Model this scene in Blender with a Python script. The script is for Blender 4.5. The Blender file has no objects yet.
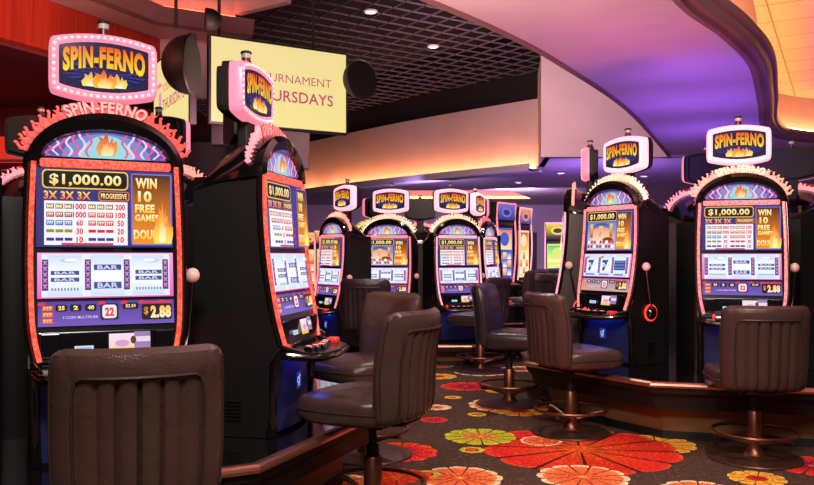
import bpy, bmesh, math, random
from mathutils import Vector, Matrix, Quaternion
PI = math.pi
rnd = random.Random(7)
SC = bpy.context.scene
COL = SC.collection
F = 800.0; HY = 255.0; EYE = 1.27

def at(px, py, Y):                       # a pixel at depth Y -> a point of the place
    return Vector(((px-407)/F*Y, Y, EYE+(HY-py)/F*Y))
def lin(c):
    c = c/255.0
    return c/12.92 if c <= .04045 else ((c+.055)/1.055)**2.4
def rgb(r, g, b): return (lin(r), lin(g), lin(b))

# ------------------------------------------------------------------ materials
def _nodes(name):
    m = bpy.data.materials.new(name); m.use_nodes = True
    nt = m.node_tree
    return m, nt, nt.nodes['Principled BSDF']
def mat(name, c, rough=.5, metal=0., emit=None, es=0., bump=0., bscale=60., var=0., coat=0., spec=.5, alpha=1.):
    m, nt, b = _nodes(name)
    b.inputs['Base Color'].default_value = (*c, 1)
    b.inputs['Roughness'].default_value = rough
    b.inputs['Metallic'].default_value = metal
    b.inputs['Coat Weight'].default_value = coat
    b.inputs['Specular IOR Level'].default_value = spec
    if emit:
        b.inputs['Emission Color'].default_value = (*emit, 1)
        b.inputs['Emission Strength'].default_value = es
    if bump or var:
        tc = nt.nodes.new('ShaderNodeTexCoord')
        n = nt.nodes.new('ShaderNodeTexNoise'); n.inputs['Scale'].default_value = bscale
        n.inputs['Detail'].default_value = 5
        nt.links.new(tc.outputs['Object'], n.inputs['Vector'])
        if bump:
            bp = nt.nodes.new('ShaderNodeBump'); bp.inputs['Strength'].default_value = bump
            bp.inputs['Distance'].default_value = .01
            nt.links.new(n.outputs['Fac'], bp.inputs['Height'])
            nt.links.new(bp.outputs['Normal'], b.inputs['Normal'])
        if var:
            r = nt.nodes.new('ShaderNodeValToRGB')
            r.color_ramp.elements[0].position = .3; r.color_ramp.elements[1].position = .7
            r.color_ramp.elements[0].color = (*[x*(1-var) for x in c], 1)
            r.color_ramp.elements[1].color = (*[min(1, x*(1+var)) for x in c], 1)
            nt.links.new(n.outputs['Fac'], r.inputs['Fac'])
            nt.links.new(r.outputs['Color'], b.inputs['Base Color'])
    return m
def artmat(name, strength, rough=.12, base=.02):
    m, nt, b = _nodes(name)
    a = nt.nodes.new('ShaderNodeAttribute'); a.attribute_name = 'Col'
    b.inputs['Base Color'].default_value = (base, base, base, 1)
    b.inputs['Roughness'].default_value = rough
    nt.links.new(a.outputs['Color'], b.inputs['Emission Color'])
    b.inputs['Emission Strength'].default_value = strength
    b.inputs['Specular IOR Level'].default_value = .2
    return m
def leather(name, c):
    m, nt, b = _nodes(name)
    tc = nt.nodes.new('ShaderNodeTexCoord')
    v = nt.nodes.new('ShaderNodeTexVoronoi'); v.inputs['Scale'].default_value = 170
    n = nt.nodes.new('ShaderNodeTexNoise'); n.inputs['Scale'].default_value = 9; n.inputs['Detail'].default_value = 4
    n.inputs['Distortion'].default_value = .8
    for q in (v, n): nt.links.new(tc.outputs['Object'], q.inputs['Vector'])
    mx = nt.nodes.new('ShaderNodeMath'); mx.operation = 'MULTIPLY_ADD'
    mx.inputs[1].default_value = .12
    nt.links.new(v.outputs['Distance'], mx.inputs[0]); nt.links.new(n.outputs['Fac'], mx.inputs[2])
    bp = nt.nodes.new('ShaderNodeBump'); bp.inputs['Strength'].default_value = .35; bp.inputs['Distance'].default_value = .02
    nt.links.new(mx.outputs[0], bp.inputs['Height']); nt.links.new(bp.outputs['Normal'], b.inputs['Normal'])
    r = nt.nodes.new('ShaderNodeValToRGB')
    r.color_ramp.elements[0].color = (*[x*.82 for x in c], 1); r.color_ramp.elements[1].color = (*[x*1.15 for x in c], 1)
    nt.links.new(n.outputs['Fac'], r.inputs['Fac']); nt.links.new(r.outputs['Color'], b.inputs['Base Color'])
    b.inputs['Roughness'].default_value = .27
    return m
def bulbmat(name, c, c2, s, freq):
    m, nt, b = _nodes(name)
    tc = nt.nodes.new('ShaderNodeTexCoord')
    v = nt.nodes.new('ShaderNodeTexVoronoi'); v.inputs['Scale'].default_value = freq
    nt.links.new(tc.outputs['Object'], v.inputs['Vector'])
    r = nt.nodes.new('ShaderNodeValToRGB')
    r.color_ramp.elements[0].position = .1; r.color_ramp.elements[1].position = .75
    r.color_ramp.elements[0].color = (*c2, 1); r.color_ramp.elements[1].color = (*c, 1)
    nt.links.new(v.outputs['Distance'], r.inputs['Fac'])
    nt.links.new(r.outputs['Color'], b.inputs['Emission Color'])
    b.inputs['Base Color'].default_value = (*[x*.4 for x in c], 1)
    b.inputs['Emission Strength'].default_value = s
    b.inputs['Roughness'].default_value = .25
    return m

M = {}
M['cab'] = mat('cabinet_black', rgb(16, 13, 15), .45, bump=.05, bscale=200)
M['gloss'] = mat('gloss_black', rgb(16, 13, 14), .12, coat=.6)
M['bezel'] = mat('bezel_black', rgb(14, 14, 20), .22)
M['dull'] = mat('dull_black', rgb(14, 13, 15), .6)
M['chrome'] = mat('dark_chrome', rgb(150, 140, 138), .18, 1.)
M['bronze'] = mat('bronze_metal', rgb(126, 78, 58), .34, .85, bump=.03, bscale=90, var=.15)
M['darkbronze'] = mat('dark_bronze', rgb(92, 60, 50), .42, .6, var=.2, bscale=20)
M['copper'] = mat('copper_nosing', rgb(200, 138, 112), .32, .9, var=.08, bscale=14)
M['leather'] = leather('brown_leather', rgb(72, 51, 46))
M['leather2'] = leather('dark_leather', rgb(52, 40, 46))
M['piping'] = mat('leather_piping', rgb(52, 38, 36), .4)
M['door'] = mat('blue_door', rgb(32, 38, 84), .3, bump=.03)
M['tan'] = mat('tan_kick_panel', rgb(120, 88, 56), .5, var=.2, bscale=5, bump=.05)
M['screen'] = artmat('lit_artwork', 1.12)
M['sign'] = artmat('lit_sign', 1.05, .12)
M['tvscreen'] = artmat('television_picture', 1.0, .3)
M['carpetdummy'] = None
M['red_strip'] = bulbmat('red_light_strip', rgb(240, 66, 58), rgb(255, 128, 96), 1.15, 70)
M['pink_strip'] = bulbmat('pink_light_strip', rgb(246, 104, 112), rgb(255, 176, 170), 1.2, 70)
M['pale_strip'] = bulbmat('pale_light_strip', rgb(250, 150, 175), rgb(255, 205, 210), 1.1, 70)
M['rim'] = mat('pink_lit_rim', rgb(230, 120, 150), .3, emit=rgb(240, 132, 156), es=1.)
M['rim_white'] = mat('pale_lit_rim', rgb(240, 170, 190), .3, emit=rgb(255, 182, 200), es=1.2)
M['bulb'] = mat('sign_bulb', rgb(255, 200, 195), .3, emit=rgb(255, 182, 176), es=1.05)
M['crest_red'] = mat('crest_red', rgb(200, 60, 60), .35, emit=rgb(238, 84, 76), es=.95)
M['crest_pink'] = mat('crest_pink', rgb(220, 130, 140), .35, emit=rgb(255, 160, 165), es=1.)
M['crest_cream'] = mat('crest_cream', rgb(220, 190, 160), .35, emit=rgb(250, 214, 180), es=1.)
M['crest_peach'] = mat('crest_peach', rgb(220, 150, 130), .35, emit=rgb(252, 158, 142), es=1.)
M['crest_green'] = mat('crest_green', rgb(190, 190, 110), .35, emit=rgb(225, 205, 120), es=.9)
M['crest_ltr'] = mat('crest_letters', rgb(255, 150, 150), .35, emit=rgb(250, 126, 118), es=1.)
M['crest_edge'] = mat('crest_letter_edge', rgb(140, 20, 30), .4, emit=rgb(170, 34, 44), es=.7)
M['redlamp'] = mat('red_lamp', rgb(200, 30, 20), .3, emit=rgb(255, 62, 48), es=1.6)
M['redbtn'] = mat('red_button', rgb(190, 40, 36), .3, emit=rgb(226, 60, 46), es=.5)
M['blueglow'] = mat('blue_lamp', rgb(60, 90, 255), .3, emit=rgb(70, 105, 255), es=9.)
M['white'] = mat('white_plastic', rgb(226, 206, 206), .25)
M['knob'] = mat('lever_ball', rgb(236, 190, 184), .2, emit=rgb(240, 150, 140), es=.12)
M['band'] = mat('candle_band', rgb(200, 190, 190), .4)
M['candlered'] = mat('candle_red', rgb(90, 24, 34), .3)

# ------------------------------------------------------------------ object helpers
def link(o, parent=None):
    COL.objects.link(o)
    if parent: o.parent = parent
    return o
def empty(name, label, cat, loc=(0, 0, 0), rotz=0, group=None):
    o = bpy.data.objects.new(name, None); o.empty_display_size = .1
    o.location = loc; o.rotation_euler = (0, 0, rotz)
    link(o); return tag(o, label, cat, group)
def tag(o, label, cat, group=None):
    o['label'] = label; o['category'] = cat
    if group: o['group'] = group
    return o
def struct(o):
    o['kind'] = 'structure'; return o
def tree_copy(o, parent=None):
    c = o.copy(); COL.objects.link(c); c.parent = parent
    for ch in list(o.children): tree_copy(ch, c)
    return c

class MB:
    def __init__(s): s.v = []; s.f = []; s.mi = []; s.cur = 0
    def add(s, vs, fs):
        n = len(s.v); s.v += [tuple(v) for v in vs]
        s.f += [tuple(n+i for i in f) for f in fs]; s.mi += [s.cur]*len(fs)
    def box(s, c, d, rot=None):
        x, y, z = [k/2 for k in d]
        vs = [Vector((a*x, b*y, e*z)) for a in (-1, 1) for b in (-1, 1) for e in (-1, 1)]
        if rot: vs = [rot @ v for v in vs]
        vs = [v+Vector(c) for v in vs]
        s.add(vs, [(0, 1, 3, 2), (4, 6, 7, 5), (0, 4, 5, 1), (2, 3, 7, 6), (0, 2, 6, 4), (1, 5, 7, 3)])
    def rbox(s, c, d, r=.01, seg=2):          # rounded box
        bm = bmesh.new(); bmesh.ops.create_cube(bm, size=1)
        for v in bm.verts: v.co = Vector((v.co.x*d[0], v.co.y*d[1], v.co.z*d[2]))
        bmesh.ops.bevel(bm, geom=list(bm.edges), offset=r, segments=seg, affect='EDGES', profile=.5)
        s.addbm(bm, c)
    def addbm(s, bm, c=(0, 0, 0)):
        bm.verts.index_update(); n = len(s.v); c = Vector(c)
        s.v += [tuple(v.co+c) for v in bm.verts]
        for f in bm.faces: s.f.append(tuple(n+v.index for v in f.verts)); s.mi.append(s.cur)
        bm.free()
    def tube(s, pts, r, n=8, closed=False, caps=True):
        pts = [Vector(p) for p in pts]; m = len(pts)
        rs = r if isinstance(r, (list, tuple)) else [r]*m
        up = None; vs = []
        for i, p in enumerate(pts):
            if closed: t = pts[(i+1) % m]-pts[i-1]
            else: t = pts[min(i+1, m-1)]-pts[max(i-1, 0)]
            t.normalize()
            if up is None:
                up = Vector((0, 0, 1)) if abs(t.z) < .9 else Vector((1, 0, 0))
            up = (up-t*up.dot(t)).normalized(); w = t.cross(up)
            for k in range(n):
                a = 2*PI*k/n
                vs.append(p+(up*math.cos(a)+w*math.sin(a))*rs[i])
        fs = []
        for i in range(m if closed else m-1):
            j = (i+1) % m
            for k in range(n):
                l = (k+1) % n
                fs.append((i*n+k, j*n+k, j*n+l, i*n+l))
        if caps and not closed:
            fs.append(tuple(range(n))); fs.append(tuple((m-1)*n+k for k in reversed(range(n))))
        s.add(vs, fs)
    def lathe(s, prof, n=24, c=(0, 0, 0), rot=None):
        c = Vector(c); vs = []; fs = []
        for r, z in prof:
            for k in range(n):
                a = 2*PI*k/n; v = Vector((r*math.cos(a), r*math.sin(a), z))
                if rot: v = rot @ v
                vs.append(v+c)
        m = len(prof)
        for i in range(m-1):
            for k in range(n):
                l = (k+1) % n; fs.append((i*n+k, i*n+l, (i+1)*n+l, (i+1)*n+k))
        if prof[0][0] > 1e-5: fs.append(tuple(reversed(range(n))))
        if prof[-1][0] > 1e-5: fs.append(tuple((m-1)*n+k for k in range(n)))
        s.add(vs, fs)
    def prism(s, poly, a, b, f):              # poly of 2D points, f(u,v,t)->3D, extruded between t=a and t=b
        n = len(poly)
        vs = [f(u, v, a) for u, v in poly]+[f(u, v, b) for u, v in poly]
        fs = [tuple(range(n)), tuple(reversed(range(n, 2*n)))]
        for i in range(n):
            j = (i+1) % n; fs.append((i, i+n, j+n, j))
        s.add(vs, fs)
    def grid(s, fn, nu, nv, close_u=False):
        vs = [fn(i/(nu if close_u else nu-1), j/(nv-1)) for j in range(nv) for i in range(nu)]
        fs = []
        for j in range(nv-1):
            for i in range(nu if close_u else nu-1):
                k = (i+1) % nu
                fs.append((j*nu+i, j*nu+k, (j+1)*nu+k, (j+1)*nu+i))
        s.add(vs, fs)
    def build(s, name, mats, parent=None, smooth=False, weld=False):
        me = bpy.data.meshes.new(name)
        me.from_pydata(s.v, [], s.f)
        if not isinstance(mats, (list, tuple)): mats = [mats]
        for m in mats: me.materials.append(m)
        me.polygons.foreach_set('material_index', s.mi)
        bm = bmesh.new(); bm.from_mesh(me)
        if weld: bmesh.ops.remove_doubles(bm, verts=bm.verts, dist=1e-5)
        bmesh.ops.recalc_face_normals(bm, faces=bm.faces)
        bm.to_mesh(me); bm.free()
        if smooth:
            me.polygons.foreach_set('use_smooth', [True]*len(me.polygons))
            try: me.set_sharp_from_angle(angle=math.radians(38))
            except Exception: pass
        me.update()
        return link(bpy.data.objects.new(name, me), parent)

# ------------------------------------------------------------------ text outlines
_tc = {}
def text_mesh(s, bold=0., sx=1.):
    k = (s, bold, sx)
    if k in _tc: return _tc[k]
    cu = bpy.data.curves.new('letters', 'FONT'); cu.body = s; cu.size = 1
    cu.align_x = 'CENTER'; cu.offset = bold; cu.resolution_u = 3; cu.space_character = 1.0+bold*2
    ob = bpy.data.objects.new('letters', cu); COL.objects.link(ob)
    dg = bpy.context.evaluated_depsgraph_get()
    me = bpy.data.meshes.new_from_object(ob.evaluated_get(dg))
    vs = [(v.co.x, v.co.y) for v in me.vertices]; fs = [tuple(p.vertices) for p in me.polygons]
    bpy.data.objects.remove(ob); bpy.data.curves.remove(cu); bpy.data.meshes.remove(me)
    x0 = min(v[0] for v in vs); x1 = max(v[0] for v in vs)
    y0 = min(v[1] for v in vs); y1 = max(v[1] for v in vs)
    vs = [((x-(x0+x1)/2)/(x1-x0), (y-y0)/(y1-y0)) for x, y in vs]     # width 1 centred, height 1 from 0
    _tc[k] = (vs, fs); return _tc[k]

class Art:                                     # flat artwork: coloured shapes in layers, u to the right, v up
    def __init__(s, place, step=.0004):
        s.p = place; s.step = step; s.l = 0; s.v = []; s.f = []; s.c = []
    def poly(s, pts, col, fs=None, keep=False):
        if not keep: s.l += 1
        n = len(s.v)
        vmin = min(p[1] for p in pts); vmax = max(p[1] for p in pts)
        for u, v in pts:
            s.v.append(s.p(u, v, s.l*s.step))
            if isinstance(col[0], tuple):
                t = (v-vmin)/max(1e-9, vmax-vmin)
                s.c.append(tuple(col[0][k]*(1-t)+col[1][k]*t for k in range(3)))
            else: s.c.append(col)
        for f in (fs or [tuple(range(len(pts)))]): s.f.append(tuple(n+i for i in f))
    def rect(s, u0, v0, u1, v1, col, keep=False):
        s.poly([(u0, v0), (u1, v0), (u1, v1), (u0, v1)], col, keep=keep)
    def rrect(s, u0, v0, u1, v1, r, col):
        pts = []
        for cx, cy, a in ((u1-r, v0+r, -90), (u1-r, v1-r, 0), (u0+r, v1-r, 90), (u0+r, v0+r, 180)):
            for k in range(4):
                t = math.radians(a+30*k); pts.append((cx+r*math.cos(t), cy+r*math.sin(t)))
        s.poly(pts, col)
    def ell(s, u, v, a, b, col, n=16):
        s.poly([(u+a*math.cos(2*PI*k/n), v+b*math.sin(2*PI*k/n)) for k in range(n)], col)
    def text(s, t, u, v, w, h, col, bold=.02, warp=None, keep=False):
        vs, fs = text_mesh(t, bold)
        pts = [(u+x*w, v+y*h) for x, y in vs]
        if warp: pts = [warp(*p) for p in pts]
        s.poly(pts, col, fs, keep)
    def build(s, name, m, parent=None):
        me = bpy.data.meshes.new(name); me.from_pydata(s.v, [], s.f); me.materials.append(m)
        a = me.color_attributes.new('Col', 'FLOAT_COLOR', 'POINT')
        for i, c in enumerate(s.c): a.data[i].color = (*c, 1)
        me.update()
        return link(bpy.data.objects.new(name, me), parent)

# ------------------------------------------------------------------ the slot machine (front faces -y, z = 0 on its platform)
PS = 239.0
def pu(px): return (px-107)/PS
def pv(py): return .85+(255-py)/PS
def yf(h):                                     # line of the front, leaning out towards the player low down
    if h > 1.2: return 0.
    t = (1.2-h)/.78
    return -.095*max(0, t)**1.9
def on_front(lift, h0, h1):                     # a flat panel spanning h0..h1 of the leaning front
    def f(u, v, d): return (u, yf(h0)+(yf(h1)-yf(h0))*(v-h0)/(h1-h0)-lift-d, v)
    return f
GOLD = (rgb(255, 190, 40), rgb(255, 245, 190))
FIRE = (rgb(255, 225, 70), rgb(240, 70, 20))
WHT = rgb(250, 250, 252)

def flame(a, u, v, w, h, lean, col):
    pts = [(-.5, 0), (-.62, .3), (-.4, .62), (-.5, .8), (-.2, .7), (-.05, 1.), (.08, .72), (.12, .5), (.3, .8), (.34, .55), (.55, .62), (.6, .3), (.45, 0)]
    a.poly([(u+(x+lean*y)*w, v+y*h) for x, y in pts], col)

def top_art(kind):
    a = Art(on_front(.012, .88, 1.2)); X = pu; Y = pv
    R = lambda x0, y0, x1, y1, c: a.rect(X(x0), Y(y1), X(x1), Y(y0), c)
    T = lambda s, x, y0, y1, w, c, b=.03, **k: a.text(s, X(x), Y(y1), w/PS, (y1-y0)/PS, c, b, **k)
    R(38.5, 171, 174, 248, rgb(52, 46, 112))
    a.rrect(X(44), Y(191), X(128), Y(172.5), .018, rgb(240, 196, 60))
    a.rrect(X(45.2), Y(189.8), X(126.8), Y(173.7), .016, rgb(16, 14, 20))
    T('$1,000.00', 86, 176.5, 188.5, 70, GOLD)
    if kind == 0:
        for k in range(3):
            T('3X', 52+16*k, 193.5, 201.5, 13, (rgb(255, 70, 30), rgb(255, 220, 90)))
        a.rrect(X(98), Y(202), X(129), Y(192.5), .01, rgb(226, 120, 40)); a.rrect(X(99), Y(201.2), X(128), Y(193.3), .009, rgb(60, 20, 40))
        T('PROGRESSIVE', 113.5, 194.6, 200, 26, GOLD)
        R(46, 203, 127, 246, rgb(236, 236, 246))
        rows = [('BAR', rgb(150, 100, 20), '1000', '200'), ('BAR', rgb(150, 60, 30), '1000', '100'), ('7', rgb(40, 110, 190), '60', '50'),
                ('=', rgb(140, 140, 30), '30', '20'), ('--', rgb(60, 50, 140), '10', '10')]
        for i, (g, c, n1, n2) in enumerate(rows):
            y0 = 204.6+8.1*i
            for b, num in ((47.5, n1), (87.5, n2)):
                for k in range(3):
                    cc = rgb(206, 40, 50) if (b > 60 and 1 <= i <= 3) else c
                    R(b+8.6*k+.4, y0+(1.2 if i < 3 else 2), b+8.6*k+7.8, y0+(6.2 if i < 3 else 5), cc)
                    if i < 3: T('777' if i else 'BAR', b+8.6*k+4.1, y0+2.2, y0+5.2, 6, (rgb(255, 236, 160), WHT), .05)
                T(num, b+32, y0+.8, y0+6.6, 3.2*len(num), rgb(220, 34, 44), .04)
        R(62, 244, 112, 246, rgb(206, 40, 50))
    else:
        a.rect(X(46), Y(246), X(127), Y(192), (rgb(196, 200, 206), rgb(96, 120, 206)))
        a.ell(X(86.5), Y(215), 40/PS, 21/PS, (rgb(206, 214, 226), rgb(46, 60, 150)), 24)
        a.ell(X(86.5), Y(217), 33/PS, 15/PS, (rgb(240, 214, 196), rgb(226, 150, 110)), 24)
        for x in (58, 114): a.rect(X(x-4), Y(222), X(x+4), Y(196), (rgb(180, 60, 40), rgb(240, 200, 80)))
        T('7', 86, 200, 220, 12, (rgb(220, 60, 40), rgb(255, 210, 80)))
        a.ell(X(106), Y(226), 17/PS, 5.5/PS, rgb(226, 170, 60)); a.ell(X(106), Y(226), 14/PS, 4/PS, rgb(120, 50, 30))
        for i in range(2):
            for k in range(9):
                R(49+8.6*k, 228+8.5*i, 55.5+8.6*k, 233.5+8.5*i, rgb(200, 50, 50) if (k+i) % 3 else rgb(250, 250, 250))
    a.rrect(X(130), Y(246), X(172), Y(174), .008, rgb(120, 112, 196))
    a.rect(X(131.5), Y(244.6), X(170.5), Y(175.4), (rgb(240, 140, 30), rgb(76, 30, 18)))
    for s, y0, y1, x, w in (('WIN', 178.5, 189, 145.5, 22), ('10', 191.5, 202.5, 144, 14), ('FREE', 205, 213.5, 144, 20), ('GAMES', 215, 222, 146, 24), ('DOUBLE', 230.5, 240, 149, 33)):
        T(s, x, y0, y1, w, GOLD, .045)
    for u, h, l in ((158, 34, .1), (163, 46, -.1), (167, 28, .15)):
        flame(a, X(u), Y(244), 9/PS, h/PS, l, (rgb(255, 226, 90), rgb(232, 60, 24)))
    flame(a, X(162), Y(243), 6/PS, 26/PS, .1, (rgb(255, 250, 190), rgb(255, 170, 50)))
    return a

def reel_art(kind):
    a = Art(on_front(.012, .672, .856)); X = pu; Y = pv
    R = lambda x0, y0, x1, y1, c: a.rect(X(x0), Y(y1), X(x1), Y(y0), c)
    T = lambda s, x, y0, y1, w, c, b=.03: a.text(s, X(x), Y(y1), w/PS, (y1-y0)/PS, c, b)
    R(39.5, 253.5, 173.5, 297.5, (rgb(226, 96, 176), rgb(240, 160, 214)))
    R(43.5, 254.8, 169.5, 296.2, rgb(224, 232, 250))
    for c in (65.5, 106.5, 147.5):
        R(c-16.5, 256, c+16.5, 275.5, (WHT, rgb(196, 214, 240))); R(c-16.5, 275.5, c+16.5, 295.5, (rgb(196, 214, 240), WHT))
    for k, x in enumerate((46.8, 87.4, 125.6, 165)):
        R(x-3, 260, x+3, 290, rgb(70, 66, 130))
        for j in range(5): T('X', x, 261.5+5.6*j, 265.5+5.6*j, 4.4, (rgb(230, 80, 150), rgb(236, 170, 226)), .05)
    if kind == 0:
        bars = [(65.5, [(271, 275), (277.5, 281.5)]), (106.5, [(265, 270.5), (282, 288.5)]), (147.5, [(270.5, 274.5), (276.5, 280.5)])]
        for c, bs in bars:
            for y0, y1 in bs:
                R(c-13.5, y0, c+13.5, y1, rgb(66, 76, 140)); T('BAR', c, y0+.7, y1-.7, 20, rgb(206, 216, 244), .02)
        for c in (65.5, 147.5):
            for k in range(9): R(c-13+3*k, 287.5, c-11.4+3*k, 290, rgb(120, 130, 170))
        for c, r in ((65.5, .3), (147.5, -.3)):
            a.ell(X(c+3), Y(261), 8/PS, 2.2/PS, rgb(196, 200, 214)); a.ell(X(c+3+8*r), Y(260.6), 6/PS, 1.4/PS, WHT)
    else:
        for c in (65.5, 106.5):
            R(c-15, 257.5, c-6, 262, rgb(220, 150, 60)); R(c-15, 291, c+12, 294, rgb(120, 130, 190))
            T('7', c, 265, 286, 17, (rgb(20, 30, 90), rgb(40, 90, 150)), .06)
            R(c-13, 273.5, c+13, 277.5, rgb(210, 226, 246)); T('777', c, 274, 277, 10, rgb(40, 60, 140))
        R(147.5-15, 266, 147.5+15, 284, rgb(30, 44, 110))
        for k in range(3): R(147.5-13, 267.5+5.5*k, 147.5+13, 271+5.5*k, rgb(90, 120, 190))
        R(147.5-14, 291, 147.5+12, 294, rgb(120, 130, 190))
    return a

def credit_art(kind=0):
    a = Art(on_front(.012, .561, .66)); X = pu; Y = pv
    R = lambda x0, y0, x1, y1, c: a.rect(X(x0), Y(y1), X(x1), Y(y0), c)
    T = lambda s, x, y0, y1, w, c, b=.03: a.text(s, X(x), Y(y1), w/PS, (y1-y0)/PS, c, b)
    R(40, 300.5, 173.5, 324, (rgb(112, 84, 176), rgb(80, 60, 150)) if kind == 0 else (rgb(206, 160, 150), rgb(150, 130, 186)))
    for k in range(3): R(44, 304.5+6*k, 54, 309+6*k, rgb(232, 96, 40)); T('777', 49, 305.3+6*k, 308.2+6*k, 8, rgb(255, 214, 140))
    for x, s in ((62, '25'), (75.5, '2'), (90, '40')):
        a.rrect(X(x-5.5), Y(310), X(x+5.5), Y(303.5), .008, rgb(14, 12, 22)); T(s, x, 304.7, 308.8, 3+1.6*len(s), GOLD, .05)
    T('3 COIN MULTIPLIER', 80, 314.5, 317, 34, rgb(214, 200, 240), .01)
    a.rrect(X(99), Y(319), X(117), Y(303), .01, rgb(44, 30, 80)); a.rrect(X(101), Y(317.5), X(115), Y(304.5), .012, rgb(244, 226, 226))
    T('22', 108, 307, 315.5, 9, rgb(226, 60, 70), .06)
    a.rrect(X(121), Y(309), X(137), Y(303), .008, rgb(14, 12, 22)); T('$2.50', 129, 304.4, 308, 10, GOLD, .03)
    R(140, 302, 171, 304, rgb(220, 50, 40))
    a.rrect(X(140), Y(320), X(171), Y(304.6), .008, rgb(34, 16, 24)); T('$', 144.5, 307.5, 315.5, 4.5, rgb(220, 140, 60)); T('2.88', 159.5, 306.3, 318.5, 21, (rgb(255, 236, 200), rgb(255, 190, 50)), .06)
    for x in (43, 100, 122, 140, 160): flame(a, X(x), Y(304), 6/PS, 4/PS, .2, rgb(226, 50, 50))
    return a

def sign_art():
    W, H = .372, .206
    a = Art(lambda u, v, d: (u, -.052-d, v))
    def outline(w, hs, hc, n=14):
        pts = []
        for k in range(n+1):
            t = k/n*2-1; pts.append((t*w/2, hs/2+(hc-hs)/2*(1-t*t)))
        return pts+[(x, -y) for x, y in reversed(pts)]
    a.poly(outline(W, .158, H), rgb(18, 18, 62))
    for k in range(16):                              # rays
        t0 = PI*2*k/16+.1; 
        pts = [(0, -.03)]+[(.15*math.cos(t0+d)*1.15, -.03+.075*math.sin(t0+d)*(.6 if math.sin(t0) < 0 else 1)) for d in (0, .2)]
        a.poly(pts, rgb(44, 46, 130))
    def warp(u, v):
        t = u/.17
        return (u, v+.026*(1-t*t)-.040+(v-.02)*.12*t*t)
    a.text('SPIN-FERNO', .002, .004, .352, .100, rgb(70, 8, 6), .085, lambda u, v: (warp(u, v)[0], warp(u, v)[1]-.003))
    a.text('SPIN-FERNO', 0, .009, .340, .090, (rgb(255, 226, 50), rgb(236, 70, 16)), .05, warp)
    for s in (-1, 1):
        flame(a, s*.06, -.084, .062, .062, -.12*s, (rgb(255, 236, 120), rgb(244, 150, 30)))
        flame(a, s*.056, -.084, .034, .036, -.1*s, (rgb(255, 250, 220), rgb(250, 190, 60)))
    flame(a, 0, -.088, .085, .078, 0, (rgb(255, 190, 50), rgb(226, 66, 24)))
    flame(a, 0, -.088, .052, .05, .1, (rgb(255, 240, 150), rgb(255, 140, 30)))
    return a

def arch_art():
    a = Art(lambda u, v, d: (u, .004-d, v))
    n = 24; A = .258; B = .112; h0 = 1.25
    a.poly([(A*math.cos(PI*k/n), h0+B*math.sin(PI*k/n)) for k in range(n+1)], rgb(96, 84, 168))
    a.poly([(A*.72*math.cos(PI*k/n), h0+B*.92*math.sin(PI*k/n)) for k in range(n+1)], rgb(110, 140, 206))
    a.poly([(A*.42*math.cos(PI*k/n), h0+B*.86*math.sin(PI*k/n)) for k in range(n+1)], rgb(150, 214, 226))
    r = random.Random(3)
    for s in (-1, 1):
        for k in range(7):
            u = s*(.075+.027*k); top = B*math.sqrt(max(0, 1-(u/A)**2))
            hgt = top*.9
            col = rgb(250, 200, 226) if k % 2 else rgb(228, 96, 150)
            pts = []
            for i in range(9):
                t = i/8; pts.append((u+s*.012*math.sin(t*7+k), h0+.004+t*hgt))
            w = .0055
            a.poly([(x-w, y) for x, y in pts]+[(x+w, y) for x, y in reversed(pts)], col)
    flame(a, 0, h0+.012, .075, .1, 0, (rgb(255, 170, 90), rgb(206, 40, 40)))
    flame(a, 0, h0+.012, .045, .06, .1, (rgb(255, 240, 170), rgb(250, 130, 50)))
    return a

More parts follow.
